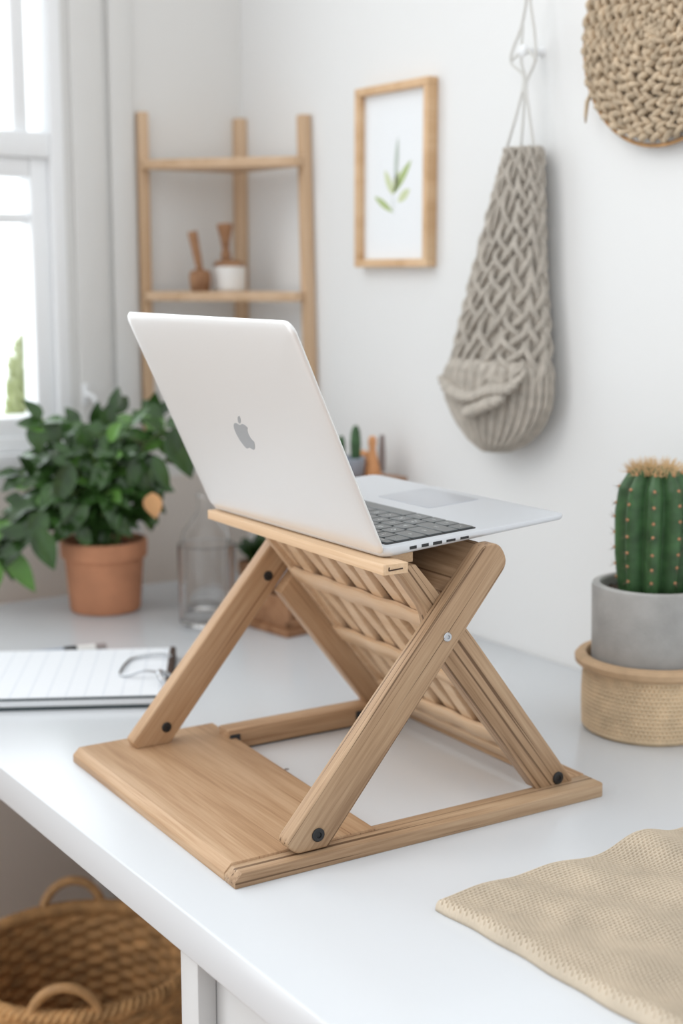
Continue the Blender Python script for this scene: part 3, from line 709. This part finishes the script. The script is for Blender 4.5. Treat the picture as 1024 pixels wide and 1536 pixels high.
# ------------------------------------------------------------------ terracotta pot with leafy plant
a_ = R(33.98); RGT = Vector((math.cos(a_), -math.sin(a_), 0)); FWD = Vector((math.sin(a_), math.cos(a_), 0)); UP = Vector((0, 0, 1))
TPX, TPY = .808, 1.79
tp = thing('potted_plant', 'leafy green plant in a terracotta pot near the window', 'plant', at(TPX, TPY))
tp.matrix_basis = at(TPX, TPY) @ Rz(-33.98)         # local x = right, y = away
tr = .100
obj('terracotta_pot', lathe([(.044, 0), (.0475, .001), (.049, .004), (.0545, .075), (.0560, .0755), (.0590, .0765), (.0595, .079), (.0600, tr-.002), (.0585, tr), (.0545, tr), (.0535, tr-.003), (.0525, tr-.02), (.001, tr-.02)], 72), 'terracotta', tp)
obj('soil', lathe([(.0528, tr-.014), (.03, tr-.010), (.001, tr-.009)], 32, cap0=False), 'soil', tp)
def leafmesh(b, p, dirn, nrm, L, Wd, mi, curl=.25, fold=.25):
    dirn = dirn.normalized(); side = dirn.cross(nrm).normalized(); nrm = side.cross(dirn).normalized()
    ns = 9; rows_ = []
    for i in range(ns):
        t = i/(ns-1); w = Wd*.5*(math.sin(pi*t**.8)**.85)*(1-.25*t)+.0002
        c = p+dirn*L*t-nrm*curl*L*t*t
        rows_.append([b.verts.new(c-side*w+nrm*w*fold), b.verts.new(c-side*w*.5+nrm*w*fold*.35), b.verts.new(c), b.verts.new(c+side*w*.5+nrm*w*fold*.35), b.verts.new(c+side*w+nrm*w*fold)])
    for r0, r1 in zip(rows_, rows_[1:]):
        for j in range(4):
            f = b.faces.new((r0[j], r0[j+1], r1[j+1], r1[j])); f.material_index = mi; f.smooth = True
lb = bmesh.new(); sb = bmesh.new()
S = 1/1.075/1000                                     # metres per photo pixel at the plant
def L2(px, py, dep): return Vector(((px-157)*S, dep, tr+(822-py)*S*1.0))
branches = [  # (tip px, tip py, depth), bow
 (75, 640, -.02), (120, 655, .02), (172, 635, .03), (205, 650, -.02), (240, 640, .03), (255, 655, -.01), (282, 690, -.01), (235, 735, -.03),
 (40, 720, -.02), (60, 700, .03), (20, 790, -.05), (15, 830, -.05), (50, 820, -.07), (95, 700, -.04), (150, 680, -.05), (190, 700, -.05), (120, 745, -.06), (215, 745, -.05), (175, 745, -.06), (75, 770, -.05), (135, 700, .05), (180, 670, .05)]
for px, py, dep in branches:
    tip = L2(px, py, dep); root = Vector((random.uniform(-.02, .02), random.uniform(-.02, .02), tr-.015))
    mid = root.lerp(tip, .5)+Vector((0, 0, .03+.02*random.random()+(.02 if py > 760 else 0))); pts = spline([root, mid, tip], 8)
    tube(pts, [.0022-.0012*i/len(pts) for i in range(len(pts))], 6, bm=sb)
    n = len(pts)
    for k in range(5, n, 2):
        q = pts[k]; tdir = (pts[k]-pts[k-1]).normalized()
        for sgn in (-1, 1):
            if random.random() < .12: continue
            an = random.random()*2*pi
            dd = (tdir*.5+Vector((math.cos(an), math.sin(an)*.8, random.uniform(-.6, .5)))).normalized()
            nn_ = Vector((random.uniform(-.3, .3), -.75+random.uniform(-.3, .3), .8))
            Lf = random.uniform(.030, .048)
            leafmesh(lb, q, dd, nn_, Lf, Lf*random.uniform(.55, .68), 1 if random.random() < .10 else 0, random.uniform(.1, .45))
    leafmesh(lb, pts[-1], (pts[-1]-pts[-2]), Vector((0, -.6, .8)), .036, .022, 0)
# the larger leaves that stand out
for (px, py), (qx, qy), dep, wd, mi in [((150, 760), (90, 815), -.07, .030, 0), ((268, 650), (292, 725), -.03, .046, 0), ((240, 690), (262, 745), -.04, .024, 0), ((68, 645), (70, 690), -.02, .034, 0), ((85, 640), (100, 680), -.02, .026, 0),
     ((168, 655), (172, 618), .0, .026, 0), ((225, 622), (252, 640), .0, .022, 0), ((28, 825), (65, 888), -.06, .032, 1), ((15, 835), (5, 890), -.06, .028, 1), ((15, 800), (-8, 850), -.06, .026, 0), ((62, 735), (28, 735), -.03, .020, 1),
     ((95, 712), (45, 735), -.04, .024, 0), ((75, 790), (100, 850), -.08, .036, 0), ((60, 800), (20, 795), -.07, .026, 0), ((45, 760), (20, 755), -.03, .024, 0), ((215, 700), (240, 745), -.05, .030, 0), 
     ((225, 690), (205, 740), -.05, .030, 0), ((130, 700), (100, 760), -.07, .034, 0), ((90, 770), (60, 810), -.07, .034, 0), ((180, 700), (150, 730), -.06, .030, 0), ((150, 670), (125, 690), -.02, .028, 0)]:
    p = L2(px, py, dep); q = L2(qx, qy, dep-.004); leafmesh(lb, p, q-p, Vector((random.uniform(-.25, .25), -1, .55)), (q-p).length*1.03, wd, mi, .12)
for i in range(230):                                  # dense middle
    a = random.random()*2*pi; rr = math.sqrt(random.random()); px = 152+88*rr*math.cos(a); py = 735+82*rr*math.sin(a)
    if py > 795: py = 780
    p = L2(px, py, random.uniform(-.06, .055)); an = random.random()*2*pi; dd = Vector((math.cos(an), random.uniform(-.5, .3), math.sin(an)*.8-.25))
    Lf = random.uniform(.022, .040); leafmesh(lb, p, dd, Vector((random.uniform(-.5, .5), -.8, .8)), Lf, Lf*.62, 0 if random.random() > .08 else 1, random.uniform(.1, .4))
obj('foliage', lb, ['leaf', 'leaf_new'], tp, angle=180)
obj('stems', sb, 'stem', tp, angle=180)
b = bmesh.new(); p = L2(243, 738, -.085); leafmesh(b, p, Vector((.1, -.1, -1)), Vector((0, -1, .2)), .036, .028, 0, .3, .5)
obj('dry_leaf', b, 'leaf_dry', tp, angle=180, label='single dry orange leaf')

o = thing('wall_socket', 'small beige wall socket low on the back wall between plant and glass', 'socket', T(.986, WY, Z0+.004))
obj('plate', merge(bmesh.new(), box(-.017, .017, -.004, 0, -.020, .020, .002)), 'wood_frame', o)
obj('socket_face', lathe([(.009, 0), (.009, .002), (.006, .002), (.005, .0005), (.0001, .0005)], 24), 'wood_brown', o, frame((0, -.004, 0), (1, 0, 0), (0, -1, 0)))

# ------------------------------------------------------------------ glassware
o = obj('glass_tumbler', lathe([(.034, 0), (.0365, .001), (.0375, .004), (.0385, .106), (.0380, .108), (.0370, .107), (.0360, .008), (.034, .0065), (.0001, .006)], 64), 'glass', mtx=at(.888, 1.640, .0003)); tag(o, 'clear drinking glass standing on the desk behind the stand', 'glass')
o = obj('glass_bottle', lathe([(.030, 0), (.033, .002), (.034, .006), (.034, .094), (.031, .106), (.020, .120), (.012, .132), (.0105, .138), (.0105, .152), (.0125, .153), (.0125, .160), (.0090, .160), (.0090, .138), (.0105, .132), (.0185, .119), (.0295, .105), (.0325, .093), (.0325, .008), (.0001, .005)], 64), 'glass', mtx=at(.942, 1.742, .0003)); tag(o, 'clear glass bottle with a narrow neck behind the drinking glass', 'bottle')

# ------------------------------------------------------------------ wooden organiser against the wall
og = thing('desk_organiser', 'brown wooden desk organiser with a tall back shelf against the white wall', 'organiser', T(.932, 1.507, Z0) @ Rz(8))
b = box(0, .185, 0, .110, 0, .010, .001); box(.004, .012, .004, .106, .010, .050, .001, bm=b); box(.004, .185, .004, .012, .010, .020, .001, bm=b); box(.004, .185, .098, .106, .010, .050, .001, bm=b); box(.06, .185, .012, .098, .010, .05, .001, bm=b)
obj('lower_box', b, 'wood_brown', og)
b = box(.125, .183, -.002, .006, .05, .186, .001); box(.125, .183, .120, .128, .05, .186, .001, bm=b); box(.175, .183, .006, .12, .05, .186, .001, bm=b); box(.12, .183, .104, .13, .0, .05, .001, bm=b)
obj('upright_sides', b, 'wood_brown', og)
obj('top_shelf', box(.085, .186, -.030, .140, .186, .196, .002), 'wood_brown', og)
o = obj('pencil_block', box(-.018, .018, -.014, .014, 0, .034, .002), 'greyclay', mtx=at(.973, 1.565, .0508)); tag(o, 'dull grey-brown block on the low part of the wooden organiser', 'box')
sc = thing('small_succulent', 'small dark green cactus in a blue-grey pot on the organiser shelf', 'plant', at(1.060, 1.553, .1965))
obj('pot', lathe([(.018, 0), (.0195, .002), (.0215, .024), (.0205, .025), (.0185, .024), (.018, .020), (.0001, .020)], 32), 'bluegrey', sc)
b = bmesh.new()
for dx, h, r in ((-.011, .034, .005), (.008, .048, .0068)):
    bb = lathe([(r*.7, .018), (r, .028), (r*1.1, .02+h*.5), (r*.95, .02+h*.8), (r*.5, .02+h*.97), (.0002, .02+h)], 16); merge(b, bb, T(dx*.83, -dx*.56, 0))
obj('stems', b, 'cactus', sc)
o = obj('clay_ball', lathe([(.004, 0), (.011, .003), (.0145, .010), (.0145, .018), (.010, .026), (.003, .029)], 24), 'orange', mtx=at(1.098, 1.578, .1965)); tag(o, 'round orange clay ornament behind the blue-grey pot', 'ornament')
o = obj('wooden_figure', lathe([(.012, 0), (.012, .004), (.0095, .012), (.0065, .026), (.0045, .036), (.0058, .043), (.0055, .050), (.002, .053)], 24), 'orange', mtx=at(1.088, 1.540, .1965)); tag(o, 'slim orange-brown wooden figure with a pointed top on the organiser shelf', 'ornament')
o = obj('thin_stick_holder', lathe([(.005, 0), (.005, .03), (.0035, .05), (.0001, .051)], 16), 'greyclay', mtx=at(1.118, 1.560, .1965)); tag(o, 'thin grey stick standing against the wall at the end of the organiser shelf', 'ornament')
o = thing('dark_plant', 'small dark leafy plant in a low pot standing behind the glass and stand', 'plant', at(1.050, 1.785))
obj('pot', lathe([(.022, 0), (.024, .002), (.027, .040), (.0255, .041), (.024, .036), (.0001, .036)], 32), 'wood_brown', o)
b = bmesh.new()
for i in range(34):
    an = random.random()*2*pi; dd = Vector((math.cos(an)*.6, math.sin(an)*.6, random.uniform(.4, 1.3))); leafmesh(b, Vector((0, 0, .036+random.uniform(0, .02))), dd, Vector((0, 0, 1)) if random.random() < .5 else Vector((-.5, -.6, .5)), random.uniform(.025, .042), .018, 0, .3)
obj('foliage', b, ['leaf'], o, angle=180)

# ------------------------------------------------------------------ wicker basket on the floor
fb = thing('wicker_basket', 'large round wicker basket with two arched handles under the desk', 'basket', T(.655, 1.56, 0))
BR, BH = .150, Z0-.385
nu, nv = 520, 170
t = np.linspace(0, 2*pi, nu, endpoint=False)[:, None]; s = np.linspace(0, 1, nv)[None, :]
rows_n = 40; r = BR*(.82+.18*s**.7); wv = np.sin(t*20+pi*(np.floor(s*rows_n) % 2)); rw = np.abs(np.sin(pi*s*rows_n))**.7
X = np.zeros((nu, nv, 3)); ro = r+.0035*wv*rw+.002*rw
X[..., 0] = ro*np.cos(t); X[..., 1] = ro*np.sin(t); X[..., 2] = s*BH
g1 = grid(nu, nv, X, True)
Xi = X.copy(); ri = r-.008+.0035*wv*rw; Xi[..., 0] = ri*np.cos(t); Xi[..., 1] = ri*np.sin(t)
g2 = grid(nu, nv, Xi, True)
obj('woven_side', g1, 'wicker', fb, angle=180); obj('woven_lining', g2, 'wicker', fb, angle=180)
obj('bottom', lathe([(BR*.81, .0), (BR*.81, .008), (.001, .008)], 48), 'wicker', fb)
b = bmesh.new()
for k in range(3):
    n = 300; tube([((BR-.004+.0055*math.cos(2*pi*i/n*34+2.1*k))*math.cos(2*pi*i/n), (BR-.004+.0055*math.cos(2*pi*i/n*34+2.1*k))*math.sin(2*pi*i/n), BH+.002+.0055*math.sin(2*pi*i/n*34+2.1*k)) for i in range(n)], .0048, 7, closed=True, bm=b)
obj('braided_rim', b, 'wicker', fb, angle=180)
def handle(an):
    c_, s_ = math.cos(an), math.sin(an); pts = []
    for i in range(21):
        q = pi*i/20; off = .042*math.cos(q); hgt = .048*math.sin(q)-.008
        da = off/BR; pts.append(((BR-.002)*math.cos(an+da), (BR-.002)*math.sin(an+da), BH+hgt))
    return tube(pts, .0062, 10)
obj('handle', handle(R(56+14)), 'wicker_handle', fb, angle=180); obj('handle', handle(R(180+56+4)), 'wicker_handle', fb, angle=180)

# ------------------------------------------------------------------ camera
cam = bpy.data.cameras.new('camera'); co = bpy.data.objects.new('camera', cam); C.objects.link(co)
co.location = (0, 0, Z0+.4647); co.rotation_euler = (R(90-9.594), 0, R(-33.984))
cam.sensor_fit = 'VERTICAL'; cam.sensor_height = 36; cam.lens = 2123.4/1536*36; cam.clip_start = .01
cam.dof.use_dof = True; cam.dof.focus_distance = 1.13; cam.dof.aperture_fstop = 4.2
bpy.context.scene.camera = co

# ------------------------------------------------------------------ light
wd = bpy.data.worlds.new('world'); bpy.context.scene.world = wd; wd.use_nodes = True
bg = wd.node_tree.nodes['Background']; bg.inputs[0].default_value = (.93, .97, 1, 1); bg.inputs[1].default_value = 1.0
wn = wd.node_tree; wt = wn.nodes.new('ShaderNodeTexCoord'); ws = wn.nodes.new('ShaderNodeSeparateXYZ'); wm = wn.nodes.new('ShaderNodeMapRange')
wm.interpolation_type = 'SMOOTHSTEP'; wm.inputs['From Min'].default_value = .1; wm.inputs['From Max'].default_value = .8; wm.inputs['To Min'].default_value = .95; wm.inputs['To Max'].default_value = 3.0
wn.links.new(wt.outputs['Generated'], ws.inputs[0]); wn.links.new(ws.outputs['Y'], wm.inputs['Value']); wn.links.new(wm.outputs[0], bg.inputs[1])   # the sky is brighter on the window's side
sun = bpy.data.lights.new('sun', 'SUN'); so = bpy.data.objects.new('sun', sun); C.objects.link(so); so.location = (-2, 1, 3)
sun.energy = .7; sun.angle = R(35); sun.color = (1, .97, .93)
so.rotation_euler = Vector((1.0, -.30, -.95)).to_track_quat('-Z', 'Y').to_euler()
vs = bpy.context.scene.view_settings; vs.view_transform = 'Standard'; vs.look = 'None'; vs.gamma = 1; vs.use_curve_mapping = False; vs.exposure = 0.22
